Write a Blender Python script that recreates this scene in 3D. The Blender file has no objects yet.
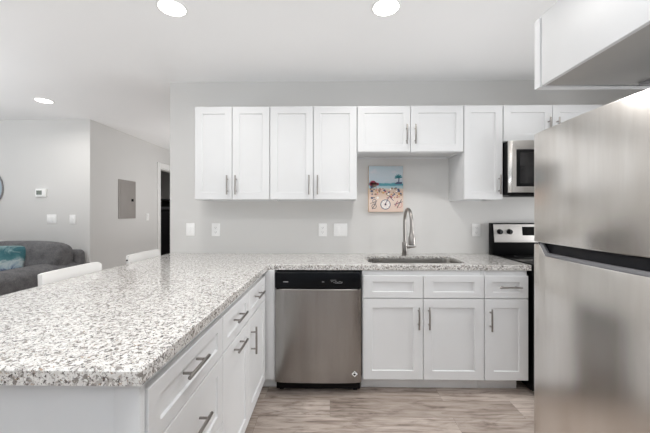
import bpy, bmesh, math, random
from mathutils import Vector, Matrix
random.seed(7)
PI = math.pi
SC = bpy.context.scene
COL = SC.collection

# ------------------------------------------------------------------ camera
cam_d = bpy.data.cameras.new('camera')
cam = bpy.data.objects.new('camera', cam_d); COL.objects.link(cam)
cam.location = (0, 0, 1.28)
cam.rotation_euler = (PI/2, 0, math.atan(5/315))
cam_d.sensor_fit = 'HORIZONTAL'; cam_d.sensor_width = 36.0
cam_d.lens = 315/650*36.0
cam_d.shift_x = 0.0; cam_d.shift_y = -3.5/650
cam_d.clip_start = 0.02; cam_d.clip_end = 60
SC.camera = cam

# ------------------------------------------------------------------ world, light, exposure
SC.view_settings.view_transform = 'Standard'
SC.view_settings.look = 'None'
SC.view_settings.exposure = -0.14
SC.view_settings.gamma = 1.0
SC.view_settings.use_curve_mapping = False
wd = bpy.data.worlds.new('sky'); SC.world = wd; wd.use_nodes = True
bg = wd.node_tree.nodes['Background']
bg.inputs[0].default_value = (0.80, 0.90, 1.0, 1); bg.inputs[1].default_value = 0.6
SC.cycles.max_bounces = 10; SC.cycles.diffuse_bounces = 7; SC.cycles.glossy_bounces = 4

def area_light(name, loc, rot, sx, sy, power, color, spread=PI):
    d = bpy.data.lights.new(name, 'AREA'); d.shape = 'RECTANGLE'; d.size = sx; d.size_y = sy
    d.energy = power; d.color = color; d.spread = spread
    o = bpy.data.objects.new(name, d); COL.objects.link(o); o.location = loc; o.rotation_euler = rot
    return o
# added fill from the aisle's right end, in front of an unseen added window
area_light('fill_right', (2.9, 1.95, 1.05), (PI/2, 0, PI/2), 0.9, 1.3, 23, (0.985, 0.985, 0.985), 2.2)
# added unseen fill aimed up at the ceiling, behind the camera and living side
area_light('fill_up_near', (0.1, -0.75, 0.95), (PI, 0, 0), 1.2, 1.2, 27, (0.90, 0.955, 1.0))
area_light('fill_up_rear', (-0.3, -2.2, 0.9), (PI, 0, 0), 2.0, 1.2, 66, (0.86, 0.93, 1.0))
area_light('fill_up_living', (-4.2, 1.2, 1.0), (PI, 0, 0), 1.2, 1.2, 74, (0.92, 0.965, 1.0))
# ceiling lamps outside the photograph: an assumed row behind the camera, the one above the range
def ceiling_lamp(name, x, y, power, color):
    d = bpy.data.lights.new(name, 'AREA'); d.shape = 'DISK'; d.size = .13; d.energy = power; d.color = color; d.spread = PI*.9
    o = bpy.data.objects.new(name, d); COL.objects.link(o); o.location = (x, y, 2.465)
area_light('fill_hall', (-0.9, 5.5, 1.25), (PI/2, 0, PI/2), 2.2, 1.8, 20, (0.99, 0.99, 0.99))  # added sideways fill for the hall wall, no window behind it
area_light('fill_up_hall', (-1.6, 5.2, 0.8), (PI, 0, 0), .8, .8, 12, (1.0, 0.99, 0.98))  # added upward fill for the hall ceiling, not a lamp of the place
ceiling_lamp('ceiling_lamp', -.919, 0.4, 8.0, (1.0, 0.985, 0.97)); ceiling_lamp('ceiling_lamp', .325, .4, 9.3, (1.0, 0.985, 0.97))
ceiling_lamp('fill_hallway_room', -4.2, 6.2, 5, (1.0, 0.98, 0.95))  # added light to lift the dark room behind the doorway
ceiling_lamp('ceiling_lamp', 1.57, 1.834, 4.5, (1.0, 0.985, 0.97))
CAN_POWER = 6.2
CAN_COLOR = (1.0, 0.97, 0.93)

# ------------------------------------------------------------------ materials
def lin(h):
    c = [int(h[i:i+2], 16)/255 for i in (0, 2, 4)]
    return tuple(v/12.92 if v <= .04045 else ((v+.055)/1.055)**2.4 for v in c) + (1,)

class NT:
    def __init__(s, name):
        s.m = bpy.data.materials.new(name); s.m.use_nodes = True
        s.t = s.m.node_tree; s.b = s.t.nodes['Principled BSDF']
    def n(s, kind, **kw):
        x = s.t.nodes.new(kind)
        for k, v in kw.items():
            if hasattr(x, k) and k not in ('Scale',): setattr(x, k, v)
        return x
    def l(s, a, b): s.t.links.new(a, b)
    def coords(s, scale=(1, 1, 1), kind='Object'):
        tc = s.n('ShaderNodeTexCoord'); mp = s.n('ShaderNodeMapping')
        mp.inputs['Scale'].default_value = scale
        s.l(tc.outputs[kind], mp.inputs['Vector']); return mp.outputs['Vector']
    def noise(s, vec, scale, detail=4, rough=.5, dist=0):
        x = s.n('ShaderNodeTexNoise'); x.inputs['Scale'].default_value = scale
        x.inputs['Detail'].default_value = detail; x.inputs['Roughness'].default_value = rough
        x.inputs['Distortion'].default_value = dist
        s.l(vec, x.inputs['Vector']); return x
    def ramp(s, fac, stops, interp='LINEAR'):
        x = s.n('ShaderNodeValToRGB'); r = x.color_ramp; r.interpolation = interp
        while len(r.elements) > 1: r.elements.remove(r.elements[-1])
        r.elements[0].position = stops[0][0]; r.elements[0].color = stops[0][1]
        for p, c in stops[1:]:
            e = r.elements.new(p); e.color = c
        s.l(fac, x.inputs['Fac']); return x.outputs['Color']
    def mix(s, fac, a, b, mode='MIX'):
        x = s.n('ShaderNodeMix'); x.data_type = 'RGBA'; x.blend_type = mode
        for sock, v in ((x.inputs[0], fac), (x.inputs[6], a), (x.inputs[7], b)):
            if hasattr(v, 'is_linked'): s.l(v, sock)
            else: sock.default_value = v
        return x.outputs[2]
    def bump(s, h, strength, dist=.002):
        x = s.n('ShaderNodeBump'); x.inputs['Strength'].default_value = strength
        x.inputs['Distance'].default_value = dist; s.l(h, x.inputs['Height'])
        s.l(x.outputs['Normal'], s.b.inputs['Normal'])

def plain(name, col, rough=.5, metal=0, spec=.5, var=.03, scale=6):
    k = NT(name); b = k.b
    b.inputs['Roughness'].default_value = rough; b.inputs['Metallic'].default_value = metal
    b.inputs['Specular IOR Level'].default_value = spec
    nz = k.noise(k.coords(), scale, 3)
    a = tuple(c*(1-var) for c in col[:3]) + (1,); c = tuple(min(1, c*(1+var)) for c in col[:3]) + (1,)
    k.l(k.ramp(nz.outputs['Fac'], [(.3, a), (.7, c)]), b.inputs['Base Color'])
    return k.m

def wall_paint(name, col):
    k = NT(name); b = k.b; b.inputs['Roughness'].default_value = .75; b.inputs['Specular IOR Level'].default_value = .25
    v = k.coords(); nz = k.noise(v, 1.3, 2); fine = k.noise(v, 180, 2)
    a = tuple(c*.985 for c in col[:3]) + (1,)
    k.l(k.ramp(nz.outputs['Fac'], [(.3, a), (.7, col)]), b.inputs['Base Color'])
    k.bump(fine.outputs['Fac'], .08, .001); return k.m

def brushed(name, col, rough, grain=(1, 1, 90), bump=.02, aniso=0):
    k = NT(name); b = k.b; b.inputs['Metallic'].default_value = 1
    v = k.coords(grain); nz = k.noise(v, 9, 3, .6)
    big = k.noise(k.coords((1.2, 1.2, .8)), 3, 2)
    lo = tuple(c*.93 for c in col[:3]) + (1,)
    k.l(k.ramp(nz.outputs['Fac'], [(.25, lo), (.75, col)]), b.inputs['Base Color'])
    if aniso:
        bands = k.noise(k.coords((1, 1, .12)), 7, 4, .65)
        bc = k.mix(1.0, b.inputs['Base Color'].links[0].from_socket, k.ramp(bands.outputs['Fac'], [(.25, (.82, .80, .78, 1)), (.75, (1, 1, 1, 1))], 'EASE'), 'MULTIPLY')
        k.l(bc, b.inputs['Base Color'])
    r1 = (rough*.85,)*3 + (1,); r2 = (rough*1.2,)*3 + (1,)
    k.l(k.ramp(big.outputs['Fac'], [(.1, r1), (.9, r2)], 'EASE'), b.inputs['Roughness'])
    k.bump(nz.outputs['Fac'], bump, .001)
    if aniso:
        tg = k.n('ShaderNodeTangent'); tg.direction_type = 'RADIAL'; tg.axis = 'Z'
        k.l(tg.outputs[0], b.inputs['Tangent']); b.inputs['Anisotropic'].default_value = aniso; b.inputs['Anisotropic Rotation'].default_value = .25
    return k.m

def granite():
    k = NT('speckled_granite'); b = k.b
    b.inputs['Roughness'].default_value = .09; b.inputs['Specular IOR Level'].default_value = 1.0
    v = k.coords()
    def speck(scale, lo, hi, off, detail=3, rough=.6, dist=.7):
        mp = k.n('ShaderNodeMapping'); mp.inputs['Location'].default_value = (off, off*1.7, off*.6); k.l(v, mp.inputs['Vector'])
        nz = k.noise(mp.outputs['Vector'], scale, detail, rough, dist)
        return k.ramp(nz.outputs['Fac'], [(lo, (0, 0, 0, 1)), (hi, (1, 1, 1, 1))])
    base = k.mix(speck(38, .38, .62, 3.1), lin('d8d6d3'), lin('ecebe8'))
    r = k.mix(speck(80, .54, .59, 7.7), base, lin('b3afab'))
    r = k.mix(speck(66, .575, .605, 11.3), r, lin('8a8580'))
    r = k.mix(speck(95, .595, .62, 17.9), r, lin('5c5754'))
    r = k.mix(speck(135, .605, .63, 23.3), r, lin('3f3b3a'))
    r = k.mix(speck(120, .63, .66, 31.7), r, lin('a58f7c'))
    k.l(r, b.inputs['Base Color']); return k.m

def planks():
    k = NT('vinyl_planks'); b = k.b; b.inputs['Roughness'].default_value = .42
    v = k.coords()
    br = k.n('ShaderNodeTexBrick'); br.offset = .37; br.inputs['Scale'].default_value = 1.0
    br.inputs['Brick Width'].default_value = 1.22; br.inputs['Row Height'].default_value = .18
    br.inputs['Mortar Size'].default_value = .0007; br.inputs['Mortar Smooth'].default_value = .2
    br.inputs['Color1'].default_value = (0, 0, 0, 1); br.inputs['Color2'].default_value = (1, 1, 1, 1)
    br.inputs['Mortar'].default_value = (.5, .5, .5, 1)
    k.l(v, br.inputs['Vector'])
    plank = k.ramp(br.outputs['Color'], [(0, lin('a89c93')), (.5, lin('bdb1a8')), (1, lin('cbc0b8'))])
    # grain shifted per plank
    off = k.n('ShaderNodeVectorMath'); off.operation = 'MULTIPLY_ADD'
    k.l(br.outputs['Color'], off.inputs[0]); off.inputs[1].default_value = (3.1, 7.7, 0); k.l(v, off.inputs[2])
    mp = k.n('ShaderNodeMapping'); mp.inputs['Scale'].default_value = (1.4, 16, 1); k.l(off.outputs[0], mp.inputs['Vector'])
    g = k.noise(mp.outputs['Vector'], 2.2, 6, .62, .6)
    mp2 = k.n('ShaderNodeMapping'); mp2.inputs['Scale'].default_value = (3, 60, 1); k.l(off.outputs[0], mp2.inputs['Vector'])
    g2 = k.noise(mp2.outputs['Vector'], 2, 3, .6)
    mul = k.ramp(g.outputs['Fac'], [(.30, (.42, .38, .36, 1)), (.42, (.78, .75, .73, 1)), (.56, (1, 1, 1, 1)), (.8, (1.12, 1.12, 1.12, 1))])
    mul2 = k.ramp(g2.outputs['Fac'], [(.3, (.86, .85, .84, 1)), (.6, (1.04, 1.04, 1.04, 1))])
    c = k.mix(1.0, plank, mul, 'MULTIPLY'); c = k.mix(1.0, c, mul2, 'MULTIPLY')
    mp3 = k.n('ShaderNodeMapping'); mp3.inputs['Scale'].default_value = (2.2, 9, 1); k.l(off.outputs[0], mp3.inputs['Vector'])
    kn = k.noise(mp3.outputs['Vector'], 1.6, 5, .68, 1.2)
    c = k.mix(1.0, c, k.ramp(kn.outputs['Fac'], [(.30, (.45, .41, .39, 1)), (.41, (.80, .78, .77, 1)), (.52, (1, 1, 1, 1)), (.72, (1.08, 1.08, 1.08, 1))]), 'MULTIPLY')
    c = k.mix(br.outputs['Fac'], c, lin('6a5f58'))
    k.l(c, b.inputs['Base Color']); k.bump(g.outputs['Fac'], .12, .001); return k.m

def fabric(name, c1, c2, scale=160):
    k = NT(name); b = k.b; b.inputs['Roughness'].default_value = .95; b.inputs['Specular IOR Level'].default_value = .15
    v = k.coords(); w = k.noise(v, scale, 2, .7); big = k.noise(v, 14, 5, .6)
    c = k.ramp(w.outputs['Fac'], [(.3, c1), (.7, c2)])
    c = k.mix(1.0, c, k.ramp(big.outputs['Fac'], [(.3, (.75,)*3+(1,)), (.7, (1.15,)*3+(1,))]), 'MULTIPLY')
    k.l(c, b.inputs['Base Color']); k.bump(big.outputs['Fac'], .6, .02); return k.m

def pillow_mat():
    k = NT('teal_feather_print'); b = k.b; b.inputs['Roughness'].default_value = .9
    v = k.coords((1, 1, 1)); nz = k.noise(v, 9, 5, .65, .8)
    sp = k.n('ShaderNodeSeparateXYZ'); k.l(k.coords(), sp.inputs[0])
    m = k.n('ShaderNodeMath'); m.operation = 'MULTIPLY_ADD'; k.l(nz.outputs['Fac'], m.inputs[0]); m.inputs[1].default_value = .35; k.l(sp.outputs[2], m.inputs[2])
    c = k.ramp(m.outputs[0], [(.22, lin('16203f')), (.28, lin('2c3c63')), (.32, lin('8b9ca6')), (.37, lin('a9b4b6')), (.42, lin('47747a')), (.50, lin('2f5d65')), (.60, lin('93abab'))])
    k.l(c, b.inputs['Base Color']); return k.m

def emis(name, col, strength):
    k = NT(name); k.b.inputs['Base Color'].default_value = col
    k.b.inputs['Emission Color'].default_value = col; k.b.inputs['Emission Strength'].default_value = strength
    return k.m

def glass(name):
    k = NT(name); k.b.inputs['Transmission Weight'].default_value = 1; k.b.inputs['Roughness'].default_value = 0
    k.b.inputs['IOR'].default_value = 1.1; return k.m

M = dict(
    wall=wall_paint('wall_paint', lin('dcdbd9')), ceil=wall_paint('ceiling_paint', lin('f6f6f6')),
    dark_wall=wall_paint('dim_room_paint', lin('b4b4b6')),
    trim=plain('trim_white', lin('eeeeec'), .4), cab=plain('cabinet_white', lin('dddedf'), .42, var=.01),
    toe=plain('toe_kick_white', lin('e8e8e8'), .5, var=.01),
    gran=granite(), floor=planks(), nickel=brushed('brushed_nickel', lin('a09c98'), .3, (60, 60, 60)),
    steel=brushed('stainless_steel', lin('dddad6'), .22, (1, 90, 1)),
    range_steel=brushed('range_steel', lin('e6e3e0'), .55, (1, 90, 1)), dw_steel=brushed('dishwasher_steel', lin('a9a7a5'), .24, (90, 90, 1), .02, .5), steel_v=brushed('stainless_vertical', lin('f0ede9'), .22, (90, 90, 1), .02, .6),
    sinksteel=brushed('sink_steel', lin('bdbab6'), .28, (40, 1, 1)),
    black=plain('black_plastic', lin('08080a'), .4, 0, .18), gloss=plain('black_glass', lin('050506'), .22, 0, .2),
    navy=plain('black_control_glass', lin('06080d'), .25, 0, .2), pocket=plain('pocket_black', lin('1b1b20'), .45, 0, .25), dgrey=plain('dark_grey_plastic', lin('3a3a3e'), .45),
    mgrey=plain('grey_plastic', lin('8b8b8c'), .5), fridge_side=plain('fridge_side_grey', lin('a6a6a8'), .45),
    plate=plain('white_plastic', lin('fbfbfa'), .35, var=.01), slot=plain('outlet_slot', lin('6d6d6d'), .6),
    panel=plain('panel_grey', lin('9c9793'), .45, 0), paneldark=plain('panel_seam', lin('5f5a56'), .5),
    lipgrey=plain('lip_grey', lin('67676a'), .4), lcd=plain('lcd_grey_green', lin('7d857d'), .25), sofa=fabric('charcoal_weave', lin('58585a'), lin('828182')),
    brown=fabric('taupe_weave', lin('756d66'), lin('968c84')), teal=pillow_mat(),
    stool=plain('white_stool_shell', lin('ecebe9'), .35, var=.01), chrome=brushed('chrome', lin('cfcfcf'), .12, (5, 5, 5)),
    mirror=brushed('mirror_silver', lin('e8ebec'), .03, (1, 1, 1), 0), lens=emis('lamp_lens', (1, .98, .95, 1), 9.0),
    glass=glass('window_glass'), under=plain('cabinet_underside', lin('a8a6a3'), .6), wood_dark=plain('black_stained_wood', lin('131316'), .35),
    greybar=plain('grey_drawer_front', lin('5a5b60'), .4), micro=plain('microwave_window', lin('1b1a1b'), .15), legs=plain('pale_oak', lin('c8ad88'), .5),
)

# ------------------------------------------------------------------ mesh builder
class MB:
    def __init__(s): s.bm = bmesh.new(); s.mats = []
    def mi(s, m):
        if m not in s.mats: s.mats.append(m)
        return s.mats.index(m)
    def _merge(s, b2, m, xf=None):
        i = s.mi(m) if m else 0
        if xf is not None: bmesh.ops.transform(b2, matrix=xf, verts=b2.verts)
        mp = {v: s.bm.verts.new(v.co) for v in b2.verts}
        for f in b2.faces:
            try: nf = s.bm.faces.new([mp[v] for v in f.verts])
            except ValueError: continue
            nf.material_index = i; nf.smooth = True
        b2.free()
    def box(s, x0, x1, y0, y1, z0, z1, m, bev=.0015, seg=2):
        b = bmesh.new(); bmesh.ops.create_cube(b, size=1)
        for v in b.verts:
            v.co = Vector(((x0+x1)/2+v.co.x*(x1-x0), (y0+y1)/2+v.co.y*(y1-y0), (z0+z1)/2+v.co.z*(z1-z0)))
        if bev > 0:
            bev = min(bev, .45*min(abs(x1-x0), abs(y1-y0), abs(z1-z0)))
            bmesh.ops.bevel(b, geom=list(b.edges), offset=bev, segments=seg, affect='EDGES', profile=.5)
        s._merge(b, m); return s
    def cyl(s, p0, p1, r0, m, r1=None, n=20, bev=0):
        p0, p1 = Vector(p0), Vector(p1); d = p1-p0
        r1 = r0 if r1 is None else r1
        b = bmesh.new(); bmesh.ops.create_cone(b, cap_ends=True, segments=n, radius1=r0, radius2=r1, depth=d.length)
        if bev:
            es = [e for e in b.edges if any(len(f.verts) > 4 for f in e.link_faces)]
            bmesh.ops.bevel(b, geom=es, offset=bev, segments=2, affect='EDGES', profile=.5)
        q = Vector((0, 0, 1)).rotation_difference(d.normalized()).to_matrix().to_4x4()
        s._merge(b, m, Matrix.Translation((p0+p1)/2) @ q); return s
    def tube(s, pts, radii, m, n=14):
        pts = [Vector(p) for p in pts]
        if not hasattr(radii, '__len__'): radii = [radii]*len(pts)
        b = bmesh.new(); rings = []; up = Vector((0.31, .95, .05)).normalized()
        prev = None
        for i, p in enumerate(pts):
            t = (pts[min(i+1, len(pts)-1)]-pts[max(i-1, 0)]).normalized()
            u = (prev - t*prev.dot(t)) if prev is not None else (up - t*up.dot(t))
            u.normalize(); prev = u; w = t.cross(u)
            rings.append([b.verts.new(p+(u*math.cos(2*PI*k/n)+w*math.sin(2*PI*k/n))*radii[i]) for k in range(n)])
        for a, c in zip(rings, rings[1:]):
            for k in range(n): b.faces.new((a[k], a[(k+1) % n], c[(k+1) % n], c[k]))
        b.faces.new(rings[0][::-1]); b.faces.new(rings[-1])
        bmesh.ops.recalc_face_normals(b, faces=b.faces); s._merge(b, m); return s
    def prism(s, poly, axis, a, c, m, bev=0):
        """poly: list of 2-D points; extruded along axis from a to c"""
        b = bmesh.new()
        def P(p, t):
            return {'x': (t, p[0], p[1]), 'y': (p[0], t, p[1]), 'z': (p[0], p[1], t)}[axis]
        A = [b.verts.new(P(p, a)) for p in poly]; C = [b.verts.new(P(p, c)) for p in poly]
        n = len(poly); b.faces.new(A); b.faces.new(C[::-1])
        for i in range(n): b.faces.new((A[i], C[i], C[(i+1) % n], A[(i+1) % n]))
        bmesh.ops.recalc_face_normals(b, faces=b.faces)
        if bev: bmesh.ops.bevel(b, geom=list(b.edges), offset=bev, segments=2, affect='EDGES', profile=.5)
        s._merge(b, m); return s
    def pad(s, c, half, m, e1=.45, e2=.45, nu=40, nv=24, xf=None):
        """superellipsoid cushion"""
        b = bmesh.new(); rows = []
        f = lambda v, e: math.copysign(abs(v)**e, v)
        for j in range(nv+1):
            ph = -PI/2+PI*j/nv; row = []
            for i in range(nu):
                th = 2*PI*i/nu
                row.append(b.verts.new((half[0]*f(math.cos(ph), e1)*f(math.cos(th), e2), half[1]*f(math.cos(ph), e1)*f(math.sin(th), e2), half[2]*f(math.sin(ph), e1))))
            rows.append(row)
        for r0, r1 in zip(rows, rows[1:]):
            for i in range(nu): b.faces.new((r0[i], r0[(i+1) % nu], r1[(i+1) % nu], r1[i]))
        bmesh.ops.remove_doubles(b, verts=b.verts, dist=1e-5)
        bmesh.ops.recalc_face_normals(b, faces=b.faces)
        x = Matrix.Translation(c) @ (xf or Matrix.Identity(4)); s._merge(b, m, x); return s
    def build(s, name, parent=None, origin=(0, 0, 0), label=None):
        me = bpy.data.meshes.new(name)
        off = Vector(origin)
        p = parent
        while p is not None:
            off = off+p.location; p = p.parent
        for v in s.bm.verts: v.co -= off
        s.bm.to_mesh(me); s.bm.free()
        for m in s.mats: me.materials.append(m)
        me.set_sharp_from_angle(angle=math.radians(35))
        o = bpy.data.objects.new(name, me); COL.objects.link(o)
        o.location = origin
        if parent: o.parent = parent
        if label: o['label'] = label
        return o

def tag(o, label, cat, group=None):
    o['label'] = label; o['category'] = cat
    if group: o['group'] = group
    return o
def thing(name, loc, label, cat, group=None):
    o = bpy.data.objects.new(name, None); COL.objects.link(o); o.location = loc; o.empty_display_size = .1
    return tag(o, label, cat, group)
def struct(name, mb):
    o = mb.build(name); o['kind'] = 'structure'; return o
def copy_tree(o, parent=None):
    c = o.copy(); COL.objects.link(c)
    if parent: c.parent = parent
    for ch in list(o.children): copy_tree(ch, c)
    return c
def one(name, mb, loc, label, cat, group=None):
    return tag(mb.build(name, None, loc), label, cat, group)

# ------------------------------------------------------------------ setting
H = 2.475          # ceiling height
WY = 2.86          # kitchen back wall
XL, XR, YB, YE, LY, PX = -6.5, 3.0, -3.2, 8.2, 3.97, -3.06
T = .12
struct('floor', MB().box(XL-T, XR+T, YB-T, YE+T, -.08, 0, M['floor'], 0))
struct('ceiling', MB().box(XL-T, XR+T, YB-T, YE+T, H, H+.1, M['ceil'], 0))
struct('wall_back', MB().box(-1.464, XR, WY, WY+T, 0, H, M['wall'], 0))
struct('wall_right', MB().box(XR, XR+T, YB-T, 1.5, 0, H, M['wall'], 0).box(XR, XR+T, 2.4, YE+T, 0, H, M['wall'], 0)
       .box(XR, XR+T, 1.5, 2.4, 0, .8, M['wall'], 0).box(XR, XR+T, 1.5, 2.4, 2.0, H, M['wall'], 0))
struct('wall_living', MB().box(XL, PX, LY, LY+T, 0, H, M['wall'], 0))
DY0, DY1, DH = 5.62, 6.43, 2.09
struct('wall_hall', MB().box(PX-T, PX, LY+T, DY0, 0, H, M['wall'], 0).box(PX-T, PX, DY1, YE, 0, H, M['wall'], 0)
       .box(PX-T, PX, DY0, DY1, DH, H, M['wall'], 0))
struct('wall_end', MB().box(XL, XR, YE, YE+T, 0, H, M['wall'], 0))
struct('wall_fridge', MB().box(1.76, 1.88, -.6, 1.36, 0, H, M['wall'], 0))
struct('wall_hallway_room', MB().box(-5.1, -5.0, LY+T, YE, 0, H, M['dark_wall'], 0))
# left wall with a window, rear wall with a wide glazed opening
struct('wall_left', MB().box(XL-T, XL, YB-T, .1, 0, H, M['wall'], 0).box(XL-T, XL, 2.5, YE+T, 0, H, M['wall'], 0)
       .box(XL-T, XL, .1, 2.5, 0, .55, M['wall'], 0).box(XL-T, XL, .1, 2.5, 2.15, H, M['wall'], 0))
struct('wall_rear', MB().box(XL, -2.2, YB-T, YB, 0, H, M['wall'], 0).box(.4, XR, YB-T, YB, 0, H, M['wall'], 0)
       .box(-2.2, .4, YB-T, YB, 2.35, H, M['wall'], 0).box(-2.2, .4, YB-T, YB, 0, .15, M['wall'], 0))
def window(name, horiz, a0, a1, z0, z1, c):
    mb = MB(); w = .06
    def bx(p0, p1, q0, q1, d=.05):
        if horiz: mb.box(p0, p1, c-d/2, c+d/2, q0, q1, M['trim'], .003)
        else: mb.box(c-d/2, c+d/2, p0, p1, q0, q1, M['trim'], .003)
    bx(a0, a1, z0, z0+w); bx(a0, a1, z1-w, z1); bx(a0, a0+w, z0+w, z1-w); bx(a1-w, a1, z0+w, z1-w)
    mid = (a0+a1)/2; bx(mid-w/2, mid+w/2, z0+w, z1-w, .04)
    struct(name, mb)
window('window_1', True, -2.2, .4, .15, 2.35, YB-.06)
window('window_2', False, .1, 2.5, .55, 2.15, XL-.06)
window('added_window', False, 1.5, 2.4, .8, 2.0, XR+.06)  # unseen window, added to go with the fill from the right
# baseboards
bb = .1
struct('baseboard_hall', MB().box(PX, PX+.014, LY+.014, DY0-.1, 0, bb, M['trim'], .003).box(PX, PX+.014, DY1+.1, YE, 0, bb, M['trim'], .003))
struct('baseboard_living', MB().box(XL, PX+.014, LY-.014, LY, 0, bb, M['trim'], .003))
struct('baseboard_right', MB().box(XR-.014, XR, YB, YE, 0, bb, M['trim'], .003))
struct('baseboard_back', MB().box(2.2, XR-.014, WY-.014, WY, 0, bb, M['trim'], .003))
# door opening casing in the hall
cw = .095
mb = MB()
mb.box(PX, PX+.018, DY0-cw, DY0, 0, DH+cw, M['trim'], .004).box(PX, PX+.018, DY1, DY1+cw, 0, DH+cw, M['trim'], .004)
mb.box(PX, PX+.018, DY0, DY1, DH, DH+cw, M['trim'], .004)
mb.box(PX-T-.01, PX, DY0, DY0+.014, 0, DH, M['trim'], .002).box(PX-T-.01, PX, DY1-.014, DY1, 0, DH, M['trim'], .002)
mb.box(PX-T-.01, PX, DY0, DY1, DH-.014, DH, M['trim'], .002)
o = struct('trim_1', mb)

# ------------------------------------------------------------------ cabinet helpers
# frame: origin o, u = across, v = up, n = out of the door face
def shaker(mb, o, u, n, w, h, m, stile=.057, rail=None, t=.019, rec=.008, ch=.003):
    o, u, n = Vector(o), Vector(u), Vector(n); v = Vector((0, 0, 1))
    rail = stile if rail is None else rail
    b = bmesh.new(); e = .0018
    def ring(ix, iz, d): return [b.verts.new(o+u*x+v*z+n*d) for x, z in ((ix, iz), (w-ix, iz), (w-ix, h-iz), (ix, h-iz))]
    rs = [ring(0, 0, -t), ring(0, 0, -e), ring(e, e, 0), ring(stile, rail, 0), ring(stile+ch, rail+ch, -rec)]
    for a, c in zip(rs, rs[1:]):
        for i in range(4): b.faces.new((a[i], a[(i+1) % 4], c[(i+1) % 4], c[i]))
    b.faces.new(rs[-1]); b.faces.new(rs[0][::-1])
    bmesh.ops.recalc_face_normals(b, faces=b.faces)
    i = mb.mi(m); mp = {q: mb.bm.verts.new(q.co) for q in b.verts}
    for f in b.faces:
        nf = mb.bm.faces.new([mp[q] for q in f.verts]); nf.material_index = i; nf.smooth = False
    b.free(); return mb
def flat_build(mb, name, parent):
    ob = mb.build(name, parent)
    for p in ob.data.polygons: p.use_smooth = False
    return ob
def pull(parent, c, d, n, length=.155):
    """bar pull centred on face point c, bar along d, standing off along n"""
    c, d, n = Vector(c), Vector(d), Vector(n); mb = MB(); so = .032
    mb.cyl(c-d*length/2+n*so, c+d*length/2+n*so, .006, M['nickel'], bev=.001)
    for s in (-1, 1): mb.cyl(c+d*.048*s-n*.001, c+d*.048*s+n*so, .0045, M['nickel'])
    return mb.build('handle', parent)
UP = Vector((0, 0, 1))
def front(parent, kind, o, u, n, w, h, hc=None, hd=None, stile=.057, rail=None, recess=True):
    """door or drawer front with its pull; hc = handle centre in (u, v)"""
    o, u, n = Vector(o), Vector(u), Vector(n)
    d = flat_build(shaker(MB(), o, u, n, w, h, M['cab'], stile, rail), kind, parent)
    if hc: pull(d, o+u*hc[0]+UP*hc[1], hd, n)
    return d

# ------------------------------------------------------------------ wall cabinets on the back wall
UY = WY-.325       # plane of the upper doors
U1, G = 2.142, .0022
def wall_cabinet(x0, x1, z0, label, doors, hz, group='white shaker wall cabinets along the back wall'):
    """doors: list of (x0, x1, side of the pull 'l'/'r')"""
    t = thing('wall_cabinet', ((x0+x1)/2, WY-.15, z0), label, 'cabinet', group)
    mb = MB(); y0, y1 = UY+.021, WY; s = .018
    mb.box(x0, x0+s, y0, y1, z0, U1, M['cab'], .001).box(x1-s, x1, y0, y1, z0, U1, M['cab'], .001)
    mb.box(x0+s, x1-s, y0, y1, U1-s, U1, M['cab'], .001).box(x0+s, x1-s, y0+.0, y1, z0+.012, z0+.03, M['cab'], .001)
    mb.box(x0+s, x1-s, y0, y0+s, z0, z0+.012, M['cab'], .001).box(x0+s, x1-s, y1-s, y1, z0, z0+.012, M['cab'], .001)
    mb.box(x0+s, x1-s, y0, y0+.016, z0+.03, U1-s, M['cab'], 0)
    mb.build('body', t)
    for a, b_, side in doors:
        w = b_-a-2*G; hx = .032 if side == 'l' else w-.032
        front(t, 'door', (a+G, UY, z0+.004), (1, 0, 0), (0, -1, 0), w, U1-z0-.006, (hx, hz), UP)
    return t
wall_cabinet(-1.097, -.487, 1.386, 'tall two-door white wall cabinet at the wall\'s open end, first of the run', [(-1.097, -.792, 'r'), (-.792, -.487, 'l')], .115)
wall_cabinet(-.485, .217, 1.386, 'wider tall two-door white wall cabinet beside the painting, above the dishwasher', [(-.485, -.134, 'r'), (-.134, .217, 'l')], .115)
wall_cabinet(.219, 1.069, 1.768, 'short two-door white wall cabinet above the painting and sink', [(.219, .646, 'r'), (.646, 1.069, 'l')], .135)
wall_cabinet(1.071, 1.380, 1.386, 'narrow tall single-door white wall cabinet beside the microwave', [(1.071, 1.380, 'r')], .115)
wall_cabinet(1.383, 2.160, 1.848, 'short white wall cabinet above the microwave, partly behind the fridge', [(1.383, 1.770, 'r'), (1.770, 2.160, 'l')], .105)

# ------------------------------------------------------------------ base cabinets
BY = 2.225         # plane of the base doors
ZT, ZD, ZB = .838, .678, .107
def base_body(t, x0, x1, y0, y1, face):
    """hollow carcass; face: (axis, sign) of the open front"""
    mb = MB(); s = .018; zb, zt = .1, .874
    mb.box(x0, x1, y0, y1, zb, zb+s, M['cab'], .001)
    mb.box(x0, x0+s, y0, y1, zb+s, zt, M['cab'], .001).box(x1-s, x1, y0, y1, zb+s, zt, M['cab'], .001)
    mb.box(x0+s, x1-s, y0, y0+s, zb+s, zt, M['cab'], .001).box(x0+s, x1-s, y1-s, y1, zb+s, zt, M['cab'], .001)
    return mb.build('body', t)
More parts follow.
